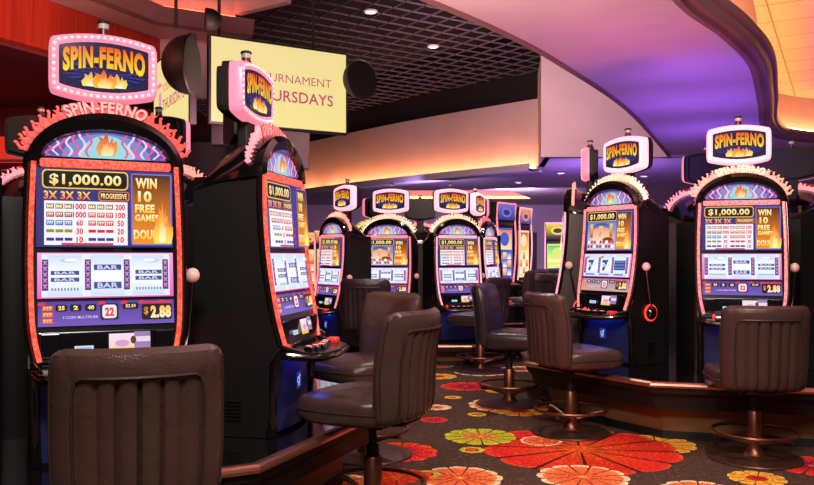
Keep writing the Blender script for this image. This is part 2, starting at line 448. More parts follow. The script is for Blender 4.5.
def make_machine():
    t = empty('slot_machine', '', 'slot machine')
    # cabinet body
    b = MB()
    prof = [(yf(h)+.012, h) for h in (.40, .5, .6, .7, .8, .9, 1., 1.1, 1.215)]
    side = [(.33, 0), (-.045, 0), (-.045, .34)]+prof+[(.06, 1.26), (.33, 1.17)]
    for k, (u, v) in enumerate(side): side[k] = (u, v)
    b.prism(side, -.318, .318, lambda u, v, s: (s, u, v))
    b.build('cabinet', M['cab'], t)
    # side vents
    for s in (-1, 1):
        g = MB()
        for k in range(6): g.box((s*.3195, .13, .075+.017*k), (.006, .075, .008))
        g.build('vent_grille', M['chrome'], t)
    # bezel: black front board behind the screens
    hs = [.42+.0412*k for k in range(20)]
    g = MB(); g.grid(lambda p, q: (-.3+.6*p, yf(.42+.79*q)-.004, .42+.79*q), 2, 20); g.build('screen_bezel', M['bezel'], t, True)
    top_art(0).build('pay_table_screen', M['screen'], t)
    reel_art(0).build('reel_screen', M['screen'], t)
    credit_art().build('credit_display', M['screen'], t)
    # bill acceptor panel
    g = MB(); g.rbox((0, yf(.485)-.006, .487), (.56, .012, .104), .004); pnl = g.build('bill_panel', M['bezel'], t)
    for x in (-.232, .232):
        g = MB(); g.rbox((x, yf(.485)-.016, .487), (.078, .016, .1), .006); sp = g.build('speaker_cover', M['bezel'], pnl)
    a = Art(on_front(.02, .45, .535))
    a.rect(pu(107), pv(350), pu(132), pv(331), (rgb(240, 200, 170), rgb(236, 214, 236))); a.rect(pu(107), pv(350), pu(132), pv(346), rgb(236, 190, 60))
    a.ell(pu(120), pv(342), .03, .014, rgb(206, 150, 206)); a.rect(pu(132), pv(347), pu(148), pv(331), rgb(150, 120, 170)); a.rect(pu(132), pv(341), pu(148), pv(336), rgb(222, 206, 226))
    a.ell(pu(131), pv(339), .012, .016, rgb(90, 50, 50))
    a.build('ticket_card', M['screen'], pnl)
    a = Art(on_front(.02, .45, .535)); a.rect(pu(74), pv(348), pu(92), pv(343), rgb(206, 222, 250)); a.text('CREDITS', pu(83), pv(347.2), 14/PS, 3/PS, rgb(60, 90, 180)); a.build('credit_label', M['screen'], pnl)
    for x in (72, 76, 87, 92):
        g = MB(); g.lathe([(.0, 0), (.006, 0), (.006, .006), (0, .007)], 8, (pu(x), yf(.51)-.01, pv(337)), Matrix.Rotation(PI/2, 3, 'X')); g.build('indicator_stud', M['chrome'], pnl, True)
    # light strips and tubes
    def xs(h): return .296+.012*math.sin(max(0, min(1, (h-.45)/.77))*PI)-.03*max(0, (.6-h)/.2)**2
    hh = [1.225-.04*k for k in range(21)]
    for s in (-1, 1):
        g = MB(); g.tube([(s*xs(h), yf(h)-.016, h) for h in hh], .0105, 8); g.build('light_strip', M['pink_strip'], t, True)
        g = MB(); g.tube([(s*(xs(h)+.022), yf(h)+.004, h) for h in hh]+[(s*.30, -.11, .415), (s*.27, -.2, .39)], .013, 8)
        g.build('side_tube', M['gloss'], t, True)
        g = MB(); g.tube([(s*.29, -.04, .002), (s*.292, -.048, .1), (s*.294, -.055, .22), (s*.30, -.07, .33), (s*.302, -.085, .40)], [.032, .027, .024, .022, .016], 10)
        g.build('front_column', M['gloss'], t, True)
    g = MB(); g.rbox((0, -.012, 1.222), (.545, .026, .036), .01); g.build('light_bar', M['pink_strip'], t)
    # arch hood
    g = MB(); n = 29
    rings = [(.318, .06, .33, 1.15), (.33, .18, .2, 1.19), (.338, .232, .085, 1.205), (.34, .238, .03, 1.21), (.328, .222, -.012, 1.216), (.3, .182, -.03, 1.228), (.268, .124, -.022, 1.244), (.252, .106, .006, 1.252)]
    g.grid(lambda p, q: (rings[round(q*7)][0]*math.cos(PI*(1-p)), rings[round(q*7)][2], rings[round(q*7)][3]+rings[round(q*7)][1]*math.sin(PI*p)), n, 8)
    # closing sill between the hood's feet
    g.box((0, .03, 1.23), (.53, .05, .045)); g.box((0, .2, 1.19), (.62, .26, .05))
    g.build('arch_hood', M['gloss'], t, True)
    arch_art().build('arch_picture', M['sign'], t)
    # flame crest
    g = MB(); r = random.Random(5); N = 17
    def ep(th, k): return (.337*math.cos(th)*(1+k*.0), .217*math.sin(th))
    base = lambda th, e: (math.cos(th)*(.328+e), 1.205+math.sin(th)*(.228+e*.82))
    cf = lambda u, v, y: (u, y, v)
    bn = 40; bb_ = [base(PI*(.12+.76*k/bn), -.01) for k in range(bn+1)]+[base(PI*(.12+.76*k/bn), .016+.036*math.sin(PI*k/bn)) for k in reversed(range(bn+1))]
    g.prism(bb_, .054, .06, cf)
    for k in range(N):
        th = PI*(.14+.72*k/(N-1)); s = -1 if th < PI/2 else 1
        h = (.085 if k % 2 else .062)*(1.12-.35*abs(math.cos(th)))
        w = .062; L = .55*s*(1 if abs(th-PI/2) > .2 else .2)
        shape = [(-.6, 0), (-.62, .35), (-.35, .62), (-.28, 1.), (.0, .75), (.02, .5), (.16, .62), (.3, .9), (.42, .5), (.62, .3), (.6, 0)]
        pts = [base(th+x*w/.3+L*.18*y, h*y) for x, y in shape]
        g.prism(pts, .052, .062, cf)
    cr = g.build('flame_crest', M['crest_pink'], t)
    cur = {}
    for k in range(22):
        th = PI*(.12+.76*k/21)
        if abs(th-PI/2) < .5: continue
        s = -1 if th < PI/2 else 1
        g = cur.setdefault(s, MB())
        h = .088*(1.1-.3*abs(math.cos(th)))
        pts = []
        for i in range(9):
            q = i/8
            p = base(th+s*(.06*q+.05*math.sin(q*5.2)), h*(q*1.15-.25*max(0, q-.7)*2)); pts.append((p[0], .046, p[1]))
        g.tube(pts, [.0062]*8+[.004], 6)
    for g in cur.values(): g.build('flame_curls', M['crest_pink'], cr, True)
    def cw(u, v):
        th = PI/2-u/.34; e = v
        p = (math.cos(th)*(.34+e), 1.2+math.sin(th)*(.242+e*.85)); return p
    for nm, bold, w, h, y, m in (('crest_letter_edge', .07, .335, .066, .044, 'crest_edge'), ('crest_lettering', .03, .325, .058, .038, 'crest_ltr')):
        vs, fs = text_mesh('SPIN-FERNO', bold)
        mb = MB(); mb.add([(*(lambda q: (q[0], y, q[1]))(cw(-x*w*-1, (.006 if bold < .05 else .002)+yy*h)),) for x, yy in vs], fs)
        mb.build(nm, M[m], cr)
    # topper
    g = MB(); g.rbox((0, .19, 1.36), (.11, .06, .36), .012); g.build('topper_post', M['dull'], t)
    tp = bpy.data.objects.new('topper', None); tp.empty_display_size = .05; link(tp, t); tp.location = (0, .175, 1.657); tp.scale = (1.04, 1, 1.04)
    def outline(w, hs, hc, cr_, n=12):
        pts = []
        for k in range(n+1):
            q = k/n*2-1; pts.append([q*w/2, hs/2+(hc-hs)/2*(1-abs(q)**2)])
        pts = pts+[[x, -y] for x, y in reversed(pts)]
        # rounded corners
        out = []
        m = len(pts)
        for i, p in enumerate(pts):
            if i in (0, n, n+1, m-1):
                p = Vector(p); a_ = Vector(pts[i-1]); b_ = Vector(pts[(i+1) % m])
                da = (a_-p).normalized()*min(cr_, (a_-p).length*.45); db = (b_-p).normalized()*min(cr_, (b_-p).length*.45)
                for q in (0, .33, .66, 1):
                    w1 = (p+da).lerp(p, q).lerp(p.lerp(p+db, q), q); out.append((w1.x, w1.y))
            else: out.append(tuple(p))
        return out
    # back shell
    f3 = lambda u, v, y: (u, y, v)
    g = MB(); g.prism(outline(.455, .226, .288, .05), .012, .05, f3); g.prism(outline(.41, .19, .25, .05), .05, .085, f3); g.build('back_shell', M['dull'], tp)
    g = MB(); o1 = outline(.452, .222, .285, .05); o2 = outline(.372, .158, .206, .03)
    o1 = outline(.452, .222, .285, .05); nn = len(o1)
    prof = [(1., .012), (1., -.03), (.75, -.052), (.3, -.058), (0., -.05)]
    vs = []; 
    for q, y in prof:
        for i in range(nn): vs.append((o2[i][0]+(o1[i][0]-o2[i][0])*q, y, o2[i][1]+(o1[i][1]-o2[i][1])*q))
    fs = [(j*nn+i, j*nn+(i+1) % nn, (j+1)*nn+(i+1) % nn, (j+1)*nn+i) for j in range(len(prof)-1) for i in range(nn)]
    g.add(vs, fs); g.cur = 1
    mid_ = [Vector((.5*(o1[i][0]+o2[i][0]), .5*(o1[i][1]+o2[i][1]))) for i in range(nn)]
    per = sum((mid_[i]-mid_[(i+1) % nn]).length for i in range(nn)); nb = 44; acc = 0; nxt = 0
    for i in range(nn):
        a_, b_ = mid_[i], mid_[(i+1) % nn]; L_ = (a_-b_).length
        while nxt < acc+L_ and nxt < per-1e-4:
            p_ = a_.lerp(b_, (nxt-acc)/L_); nxt += per/nb
            g.lathe([(.0088, .0), (.0075, .005), (.004, .008), (0, .009)], 8, (p_.x, -.052, p_.y), Matrix.Rotation(PI/2, 3, 'X'))
        acc += L_
    g.build('bulb_rim', [M['rim'], M['bulb']], tp, True)
    sign_art().build('sign_face', M['sign'], tp)
    # candle light
    g = MB(); g.lathe([(.026, 0), (.026, .03), (.022, .03), (.022, .045)], 16, (0, .19, 1.796)); cd = g.build('candle_lamp', M['candlered'], t, True)
    g = MB(); g.lathe([(.0245, 0), (.0245, .022)], 16, (0, .19, 1.839)); g.build('candle_band', M['band'], cd, True)
    g = MB(); g.lathe([(.028, 0), (.028, .009), (.02, .014), (0, .016)], 16, (0, .19, 1.861)); g.build('candle_cap', M['dull'], cd, True)
    # button deck
    g = MB()
    deck = [(-.30, .02), (-.30, -.12), (-.28, -.23), (-.22, -.28), (0, -.30), (.22, -.28), (.28, -.23), (.30, -.12), (.30, .02)]
    g.prism(deck, 0, 1, lambda u, v, s: (u, v, (.36 if s == 0 else .405)+.10*(v+.1)*(1 if s else .6)))
    dk = g.build('button_deck', M['bezel'], t)
    g = MB(); g.tube([(u, v-.004, .388+.1*(v+.1)) for u, v in deck[1:-1]], .011, 8); g.build('deck_trim', M['chrome'], dk, True)
    dz = lambda y: .405+.10*(y+.1)
    for k in range(5):
        x = -.17+.07*k; y = -.215+.01*abs(k-2)
        a = Art(lambda u, v, d: (u, v, dz(v)+.019+d)); 
        c = [rgb(240, 90, 100), rgb(244, 120, 120), rgb(255, 140, 40), rgb(255, 70, 60), rgb(240, 110, 120)][k]
        g = MB(); g.rbox((x, y, dz(y)+.007), (.058, .042, .022), .005); bt = g.build('button', M['gloss'], dk)
        a.rrect(x-.022, y-.014, x+.022, y+.014, .006, c)
        a.text('12345'[k], x, y-.01, .012, .02, WHT, .05); a.build('button_cap', M['sign'], bt)
    g = MB(); g.rbox((.235, -.2, dz(-.2)+.01), (.07, .06, .028), .01); bb = g.build('spin_button', M['redbtn'], dk)
    for k in range(4):
        g = MB(); g.lathe([(.012, 0), (.012, .012), (.006, .017), (0, .018)], 10, (-.2+.05*k, -.1, dz(-.1))); g.build('deck_stud', M['chrome'] if k else M['redlamp'], dk, True)
    # lower door, badge, under-deck lamp
    g = MB(); g.grid(lambda p, q: (-.27+.54*p, -.055-.03*math.sin(PI*p), .015+.33*q), 12, 2)
    dr = g.build('lower_door', M['door'], t, True)
    a = Art(lambda u, v, d: (u, -.088-d, v)); a.rrect(-.036, .185, .036, .268, .004, rgb(34, 44, 130))
    for q in ((-.022, .21, -.002, .245),): a.ell(-.008, .228, .017, .017, rgb(170, 196, 255)); a.ell(-.008, .228, .010, .010, rgb(34, 44, 130))
    a.rect(.006, .2, .012, .256, rgb(170, 196, 255)); a.rect(.004, .245, .024, .25, rgb(170, 196, 255)); a.rect(-.012, .196, -.004, .212, rgb(170, 196, 255))
    a.build('logo_badge', M['sign'], dr)
    g = MB(); g.rbox((0, -.13, .352), (.36, .03, .014), .004); g.build('underglow_lamp', M['blueglow'], t)
    # lever
    lv = bpy.data.objects.new('lever', None); lv.empty_display_size = .05; link(lv, t); lv.location = (.318, .12, .4)
    rx = Matrix.Rotation(PI/2, 3, 'Y')
    g = MB(); g.lathe([(.055, 0), (.055, .02), (.035, .035), (.03, .045), (0, .047)], 18, (0, 0, 0), rx); g.build('lever_hub', M['gloss'], lv, True)
    g = MB(); g.lathe([(.056, .002), (.066, .002), (.066, .012), (.056, .012)], 20, (0, 0, 0), rx); g.build('hub_lamp', M['redlamp'], lv, True)
    g = MB(); g.tube([(.035, 0, 0), (.05, -.05, .1), (.06, -.1, .335)], .008, 8); g.build('lever_rod', M['chrome'], lv, True)
    g = MB(); g.lathe([(0, -.033)]+[(.033*math.cos(PI*k/8-PI/2), .033*math.sin(PI*k/8-PI/2)) for k in range(1, 8)]+[(0, .033)], 16, (.06, -.1, .358)); g.build('lever_ball', M['knob'], lv, True)
    return t

def recolour(o, name, m):
    for c in o.children:
        if c.name.split('.')[0] == name:
            c.material_slots[0].link = 'OBJECT'; c.material_slots[0].material = m
        recolour(c, name, m)
def remesh(o, name, me):
    for c in o.children:
        if c.name.split('.')[0] == name: c.data = me

PZ = .42                                         # platform tops near the camera
FZ = .26                                         # the far platform is lower
proto = make_machine()
GR = 'matching slot machines with lit flame signs'
def tmp_mesh(art, name):
    o = art.build(name, M['screen']); me = o.data; bpy.data.objects.remove(o); return me
alt_top = tmp_mesh(top_art(1), 'pay_table_screen'); alt_reel = tmp_mesh(reel_art(1), 'reel_screen'); alt_credit = tmp_mesh(credit_art(1), 'credit_display')
first = [True]
def machine(x, y, z, az, label, crest='crest_pink', strip='pink_strip', rim='rim', alt=False, top=None):
    o = proto if first[0] else tree_copy(proto)
    first[0] = False
    o.location = (x, y, z+.003); o.rotation_euler = (0, 0, math.radians(az)); o.scale = (.94, 1, 1); tag(o, label, 'slot machine', GR)
    for nm, m in (('flame_crest', crest), ('flame_curls', crest), ('light_strip', strip), ('light_bar', strip), ('bulb_rim', rim)): recolour(o, nm, M[m])
    if crest != 'crest_red' and crest != 'crest_pink': recolour(o, 'crest_letter_edge', M['crest_peach']); recolour(o, 'crest_lettering', M['crest_cream'])
    if alt: remesh(o, 'reel_screen', alt_reel); remesh(o, 'credit_display', alt_credit)
    if top: remesh(o, 'pay_table_screen', alt_top)
    return o
machine(-1.255, 3.347, PZ, 25, 'large slot machine at far left facing forward with red flame crest', 'crest_red', 'red_strip')
machine(-.625, 4.0, PZ, 79, 'slot machine turned sideways in front of the hanging yellow television, pink crest', 'crest_pink', 'red_strip')
machine(2.40, 5.75, PZ, -17, 'rightmost full-faced slot machine, facing forward behind the square-backed stool', 'crest_peach', 'pink_strip', 'rim_white')
machine(1.63, 6.40, PZ, -60, 'angled slot machine showing blue sevens on its reels, cream crest', 'crest_cream', 'pink_strip', 'rim_white', True, True)
machine(1.46, 7.23, PZ, -104, 'slot machine seen edge-on left of the one showing sevens', 'crest_peach', 'pale_strip')
machine(-2.06, 3.10, PZ, -11, 'slot machine cut off by the left edge, only its black side showing', 'crest_red', 'red_strip')
machine(3.36, 5.83, PZ, 30, 'slot machine cut off by the right edge, only its black side showing', 'crest_pink', 'pink_strip')
machine(-.85, 4.98, PZ, 112, 'slot machine hidden behind the sideways one under the yellow television', 'crest_pink', 'red_strip')
machine(-1.66, 5.74, PZ, 160, 'slot machine seen from behind under the slanted side television, dark sign back', 'crest_peach', 'red_strip')
machine(-2.6, 5.72, PZ, 200, 'slot machine seen from behind, dark sign back at the left edge', 'crest_pink', 'red_strip')
machine(2.80, 7.75, PZ, 188, 'slot machine seen from behind, dark sign back left of the front-on right machine', 'crest_pink', 'pink_strip')
machine(3.56, 7.30, PZ, 140, 'slot machine seen from behind, dark sign back at right edge with blue tag', 'crest_pink', 'pink_strip')
machine(-.84, 9.05, FZ, -57, 'far slot machine facing left, leftmost of the distant row', 'crest_peach', 'pink_strip', 'rim_white')
machine(-.235, 9.5, FZ, -14, 'far slot machine with blue pay table, second from left of the distant row', 'crest_cream', 'pink_strip', 'rim_white', False, True)
machine(.60, 9.5, FZ, 24, 'far slot machine with purple pay table, third from left of the distant row', 'crest_cream', 'pale_strip', 'rim_white')
machine(1.05, 10.2, FZ, 68, 'far slot machine turned right, only its lit sign edge visible', 'crest_pink', 'pale_strip', 'rim_white')
machine(.19, 11.75, FZ, 180, 'far slot machine from behind, dark sign between two lit signs', 'crest_pink', 'pale_strip')
machine(-.55, 11.2, FZ, 225, 'far slot machine from behind with greenish crest, left in the distant row', 'crest_green', 'pale_strip')
machine(1.07, 11.25, FZ, 135, 'far slot machine from behind, dark sign right of the purple pay table machine', 'crest_pink', 'pale_strip')

# ------------------------------------------------------------------ platforms
def platform(name, label, cx, cy, R, vaz, top, n=9, core=.72):
    t = empty(name, label, 'platform', (cx, cy, 0), math.radians(vaz))
    def ring(r): return [(r*math.sin(2*PI*k/n), -r*math.cos(2*PI*k/n)) for k in range(n)]
    f = lambda u, v, z: (u, v, z)
    g = MB(); g.prism(ring(R-.03), top-.03, top, f); g.build('top_slab', M['gloss'], t)
    g = MB(); pts = [(*p, top-.022) for p in ring(R-.02)]
    vs = []; prof = [(-.035, .0), (-.004, .0), (.012, -.008), (.016, -.02), (.012, -.034), (-.03, -.038)]
    for o, dz in prof: vs += [(*p, top+.002+dz) for p in ring(R-.02+o)]
    g.add(vs, [(j*n+i, j*n+(i+1) % n, (j+1)*n+(i+1) % n, (j+1)*n+i) for j in range(len(prof)-1) for i in range(n)])
    g.build('nosing', M['copper'], t)
    g = MB(); h1 = top*.56
    vs = []; prof = [(-.03, top-.035), (-.035, top-.07), (-.075, top-.1), (-.1, h1), (-.24, h1-.005)]
    for o, z in prof: vs += [(*p, z) for p in ring(R+o)]
    g.add(vs, [(j*n+i, j*n+(i+1) % n, (j+1)*n+(i+1) % n, (j+1)*n+i) for j in range(len(prof)-1) for i in range(n)])
    g.build('apron', M['dull'], t)
    g = MB(); vs = []; prof = [(-.24, h1), (-.265, .045)]
    for o, z in prof: vs += [(*p, z) for p in ring(R+o)]
    g.add(vs, [(i, (i+1) % n, n+(i+1) % n, n+i) for i in range(n)]); g.build('kick_panel', M['tan'], t)
    g = MB(); g.prism(ring(R-.255), .0, .055, f); g.build('base_moulding', M['dull'], t)
    if core:
        g = MB(); g.prism(ring(core), top, top+1.12, f); g.build('centre_column', M['cab'], t)
    return t
platform('machine_platform', 'black platform with copper edge under the large left slot machines', -2.0, 4.5, 1.9, 48, PZ, core=.85)
platform('machine_platform', 'black platform with copper edge and tan base under the right slot machines', 2.69, 6.805, 1.82, -36, PZ, core=.45)
platform('machine_platform', 'low dark platform under the distant row of slot machines', .2, 10.4, 1.55, 20, FZ, core=.5)

# ------------------------------------------------------------------ stools
def make_stool():
    t = empty('casino_stool', '', 'stool')
    # seat
    def sp(v, e): return math.copysign(abs(v)**e, v)
    g = MB(); nu, nv = 40, 16
    def seat(p, q):
        a = 2*PI*p; b = PI*(q-.5)
        x = .265*sp(math.cos(a), .45)*abs(math.cos(b))**.2
        y = .255*sp(math.sin(a), .42)*abs(math.cos(b))**.2
        z = .07*sp(math.sin(b), .55)
        z += .012*(1-(x/.27)**2)*(1-(y/.27)**2)*(1 if z > 0 else 0)
        if y > .1: z -= .10*(y-.1)*(1 if z > 0 else -.25)
        return (x*(1-.06*max(0, y)/.25), y+.075, .492+z)
    g.grid(seat, nu, nv, True)
    st = g.build('seat', M['leather'], t, True, True)
    g = MB(); g.tube([(lambda s: (s[0]*1.005, .075+(s[1]-.075)*1.005, s[2]))(seat(k/40, .5)) for k in range(40)], .0045, 6, True)
    g.build('seat_piping', M['piping'], st, True)
    # back: padded panel with channels on its rear face
    W, H, Z0 = .258, .52, .44
    def outl(u, v):      # u,v in -1..1 on a rounded rectangle
        r = .2
        x = u*W*(1-.07*max(0, -v)**2-.035*max(0, v)**3); z = v*H/2
        k = max(0, abs(u)-(1-r))/r; l = max(0, abs(v)-(1-r*.9))/(r*.9)
        d = math.hypot(k, l)
        if d > 1:
            x *= 1-(k/d)*(d-1)*r*.95; z *= 1-(l/d)*(d-1)*r*.85
        return x, z
    def mid(x, z): return -.235+1.15*x*x-.10*max(0, z)-.16*max(0, z)**2*2+.05*max(0, -z)
    nu, nv = 57, 31
    def edge(u, v): return max(0, (1-abs(u)**5)*(1-abs(v)**7))**.5
    def back(side):
        def f(p, q):
            u = p*2-1; v = q*2-1; x, z = outl(u, v)
            T = .066 if side > 0 else .056
            d = T*edge(u, v)
            if side > 0: d += .012*math.cos(u*PI/2)*math.cos(v*PI/2)
            else:
                inside = max(0, min(1, (.72-abs(u))/.03))*max(0, min(1, (.66-v)/.04))
                ph = (u+.72)/1.44*6
                d -= inside*(.008+.016*math.exp(-((ph-round(ph))/.075)**2)-.006*abs(math.sin(ph*PI)))
                dd = math.exp(-((abs(u)-.74-.13*max(0, v-.6)/.4)/.018)**2)*(1 if v > .6 else 0); d -= .006*dd
            return (x, mid(x, z)+side*d, Z0+H/2+z)
        return f
    g = MB(); g.grid(back(1), nu, nv); g.grid(back(-1), nu, nv)
    bk = g.build('backrest', M['leather'], t, True, True)
    fb = back(-1)
    path = [(-.73, -.93)]+[(-.73, -.93+1.45*k/12) for k in range(1, 13)]+[(-.70, .62), (-.64, .67)]+[(-.64+1.28*k/14, .675) for k in range(1, 14)]+[(.64, .67), (.70, .62)]+[(.73, .52-1.45*k/12) for k in range(0, 13)]
    g = MB(); g.tube([Vector(fb((u+1)/2, (v+1)/2))+Vector((0, -.003, 0)) for u, v in path], .005, 6); g.build('back_piping', M['piping'], bk, True)
    for s in (-1, 1):
        g = MB(); g.tube([Vector(fb((s*(.985)+1)/2, (v+1)/2)) for v in [-.85+1.7*k/14 for k in range(15)]], .004, 6); g.build('side_piping', M['piping'], bk, True)
    # underneath
    g = MB(); g.rbox((0, .03, .408), (.22, .26, .022), .006); g.rbox((0, -.13, .43), (.2, .16, .016), .006); g.build('seat_bracket', M['dull'], t)
    g = MB(); g.tube([(0, 0, .28), (0, 0, .34), (0, 0, .342), (0, 0, .41)], [.03, .03, .02, .02], 14); g.build('gas_lift', M['dull'], t, True)
    g = MB(); g.tube([(.02, -.02, .398), (.1, -.05, .385)], .006, 6); g.lathe([(0, -.016), (.016, -.012), (.018, 0), (.016, .012), (0, .016)], 12, (.115, -.055, .383)); g.build('height_knob', M['dull'], t, True)
    g = MB(); g.lathe([(.075, .03), (.055, .05), (.046, .075), (.044, .1), (.044, .296), (.040, .302), (.0, .302)], 24); g.build('column', M['bronze'], t, True)
    g = MB(); g.lathe([(.275, 0), (.28, .006), (.275, .013), (.2, .02), (.1, .028), (.0, .032)], 40); g.build('base_plate', M['darkbronze'], t, True)
    fr = MB(); fr.tube([(.25*math.cos(2*PI*k/40), .25*math.sin(2*PI*k/40), .172) for k in range(40)], .0115, 8, True); ring = fr.build('foot_ring', M['bronze'], t, True)
    for k in range(3):
        a = math.radians(-52+120*k)
        c, s = math.cos(a), math.sin(a)
        g = MB(); g.tube([(.04*c, .04*s, .1), (.1*c, .1*s, .118), (.17*c, .17*s, .142), (.255*c, .255*s, .152)], [.02, .016, .014, .016], 8); g.build('ring_arm', M['darkbronze'], ring, True)
    return t
st0 = make_stool(); sfirst = [True]
def stool(x, y, z, face, label, lift=0., dark=False, grp='brown leather casino stools'):
    o = st0 if sfirst[0] else tree_copy(st0)
    sfirst[0] = False
    o.location = (x, y, z); o.rotation_euler = (0, 0, math.radians(face)); tag(o, label, 'stool', grp)
    for c in o.children:
        n = c.name.split('.')[0]
        if n in ('seat', 'backrest', 'seat_bracket', 'height_knob'): c.location.z += lift
        if n == 'gas_lift' and lift: c.scale.z = 1+lift/.41
        if dark and n in ('seat', 'backrest'): c.material_slots[0].link = 'OBJECT'; c.material_slots[0].material = M['leather2']
    return o
stool(-.89, 2.64, 0, 20, 'nearest brown leather stool, back to camera, in front of the large left machine', .035)
stool(-.165, 3.86, 0, 64, 'brown leather stool in side view facing the sideways machine', .02)
stool(-.245, 5.08, 0, 134, 'leather stool just behind the side-view stool, beside the sideways machine', .03, False)
stool(2.167, 4.99, 0, -6, 'brown leather stool at right, back square to camera, before front-on machine', -.025)
stool(1.17, 5.72, 0, -70, 'ribbed-back leather stool in the middle, turned toward the machine with sevens', .012)
stool(.87, 6.82, 0, -112, 'leather stool facing right beyond the ribbed-back middle stool', .03, True)
stool(.80, 8.72, 0, 55, 'dark stool in front of the third distant machine', .04, True)
stool(-.38, 8.15, 0, -10, 'dark stool with back turned before the second distant machine', .04, True)

# ------------------------------------------------------------------ other machines, far off
def vs_art(kind):
    a = Art(lambda u, v, d: (u, -.012-d+(.10*(1-((v-.55)/.75)**2)*-1 if kind == 9 else 0), v))
    pal = {'warm': (rgb(250, 220, 150), rgb(220, 60, 80), rgb(255, 190, 90)), 'blue': (rgb(70, 90, 190), rgb(230, 120, 80), rgb(250, 220, 160)), 'green': (rgb(214, 226, 110), rgb(80, 200, 90), rgb(250, 240, 150)), 'gold': (rgb(240, 180, 80), rgb(250, 230, 190), rgb(200, 60, 60))}[kind]
    a.rect(-.25, .62, .25, 1.36, pal[0]); r = random.Random(11)
    a.rect(-.23, 1.05, .23, 1.33, (pal[2], pal[1])); a.ell(0, 1.2, .14, .1, pal[0])
    for i in range(3):
        for j in range(3): a.rect(-.2+.14*i, .68+.115*j, -.08+.14*i, .78+.115*j, (pal[1], pal[2]) if (i+j) % 2 else (WHT, pal[0]))
    return a
def video_machine(x, y, z, az, kind, label, strip='pink_strip', h=1.0):
    t = empty('video_slot_machine', label, 'slot machine', (x, y, z+.003), math.radians(az), 'other slot machines in the distance'); t.scale = (.8 if kind == 'green' else 1, 1, h)
    g = MB(); prof = [(.4, 0), (-.02, 0), (-.02, .42), (-.16, .5), (-.16, .54), (0, .58), (0, 1.4), (-.04, 1.44), (-.04, 1.72), (.15, 1.72), (.4, 1.45)]
    g.prism(prof, -.3, .3, lambda u, v, s: (s, u, v)); g.build('cabinet', M['cab'], t)
    vs_art(kind).build('screen', M['screen'], t)
    a = Art(lambda u, v, d: (u, -.052-d, v)); c = {'warm': (rgb(60, 60, 150), rgb(240, 150, 90)), 'blue': (rgb(40, 50, 120), rgb(120, 110, 200)), 'green': (rgb(40, 50, 30), rgb(240, 210, 70)), 'gold': (rgb(120, 30, 60), rgb(250, 180, 90))}[kind]
    a.rect(-.27, 1.47, .27, 1.7, (c[0], c[1])); a.ell(0, 1.58, .16, .07, c[1]); a.ell(0, 1.58, .1, .04, c[0]); a.build('sign_face', M['sign'], t)
    for s in (-1, 1):
        g = MB(); g.tube([(s*.285, -.01-.05*math.sin(k/8*PI), .58+.14*k) for k in range(9)], .014, 6); g.build('light_strip', M[strip], t, True)
    g = MB(); g.tube([(-.29, -.03, 1.46), (-.29, -.06, 1.71), (.29, -.06, 1.71), (.29, -.03, 1.46)], .012, 6); g.build('sign_trim', M[strip], t)
    for k in range(4):
        g = MB(); g.rbox((-.15+.1*k, -.1, .551), (.07, .05, .02), .004); g.build('button', M['redbtn'], t)
    return t
video_machine(1.60, 13.2, .15, 52, 'blue', 'taller video slot machine right of the distant row, turned right', 'pink_strip', 1.15)
video_machine(2.12, 14.6, .15, 60, 'warm', 'second video slot machine with pale curved edge beside dark door', 'pale_strip', 1.15)
video_machine(2.74, 14.5, 0, -20, 'green', 'green-lit video slot machine against the far purple wall', 'pale_strip', 1.08)
video_machine(-1.95, 15.5, .15, 5, 'gold', 'golden-lit small slot machine far left behind the sideways machine', 'pale_strip', .9)
video_machine(-1.36, 14.3, .15, 5, 'gold', 'second golden-lit small slot machine left of the distant row', 'pale_strip', .9)
for x, y, r, lab in ((1.72, 11.5, 40, 'dark stool back before the taller video slot machine'), (1.88, 9.7, -60, 'dark stool back in the distance, just left of the edge-on machine'), (2.12, 12.5, 20, 'farthest dark stool back near the dark door'), (2.48, 13.3, 10, 'dark stool before the green-lit machine')):
    stool(x, y, 0, r, lab, .06, True, 'dark stools in the distance')
platform('machine_platform', 'distant low platform with tan base behind the middle stools', 1.42, 14.2, 1.2, 0, .15, core=0)
platform('machine_platform', 'distant platform under the golden-lit machines', -1.75, 15.3, 1.6, 0, .15, core=0)

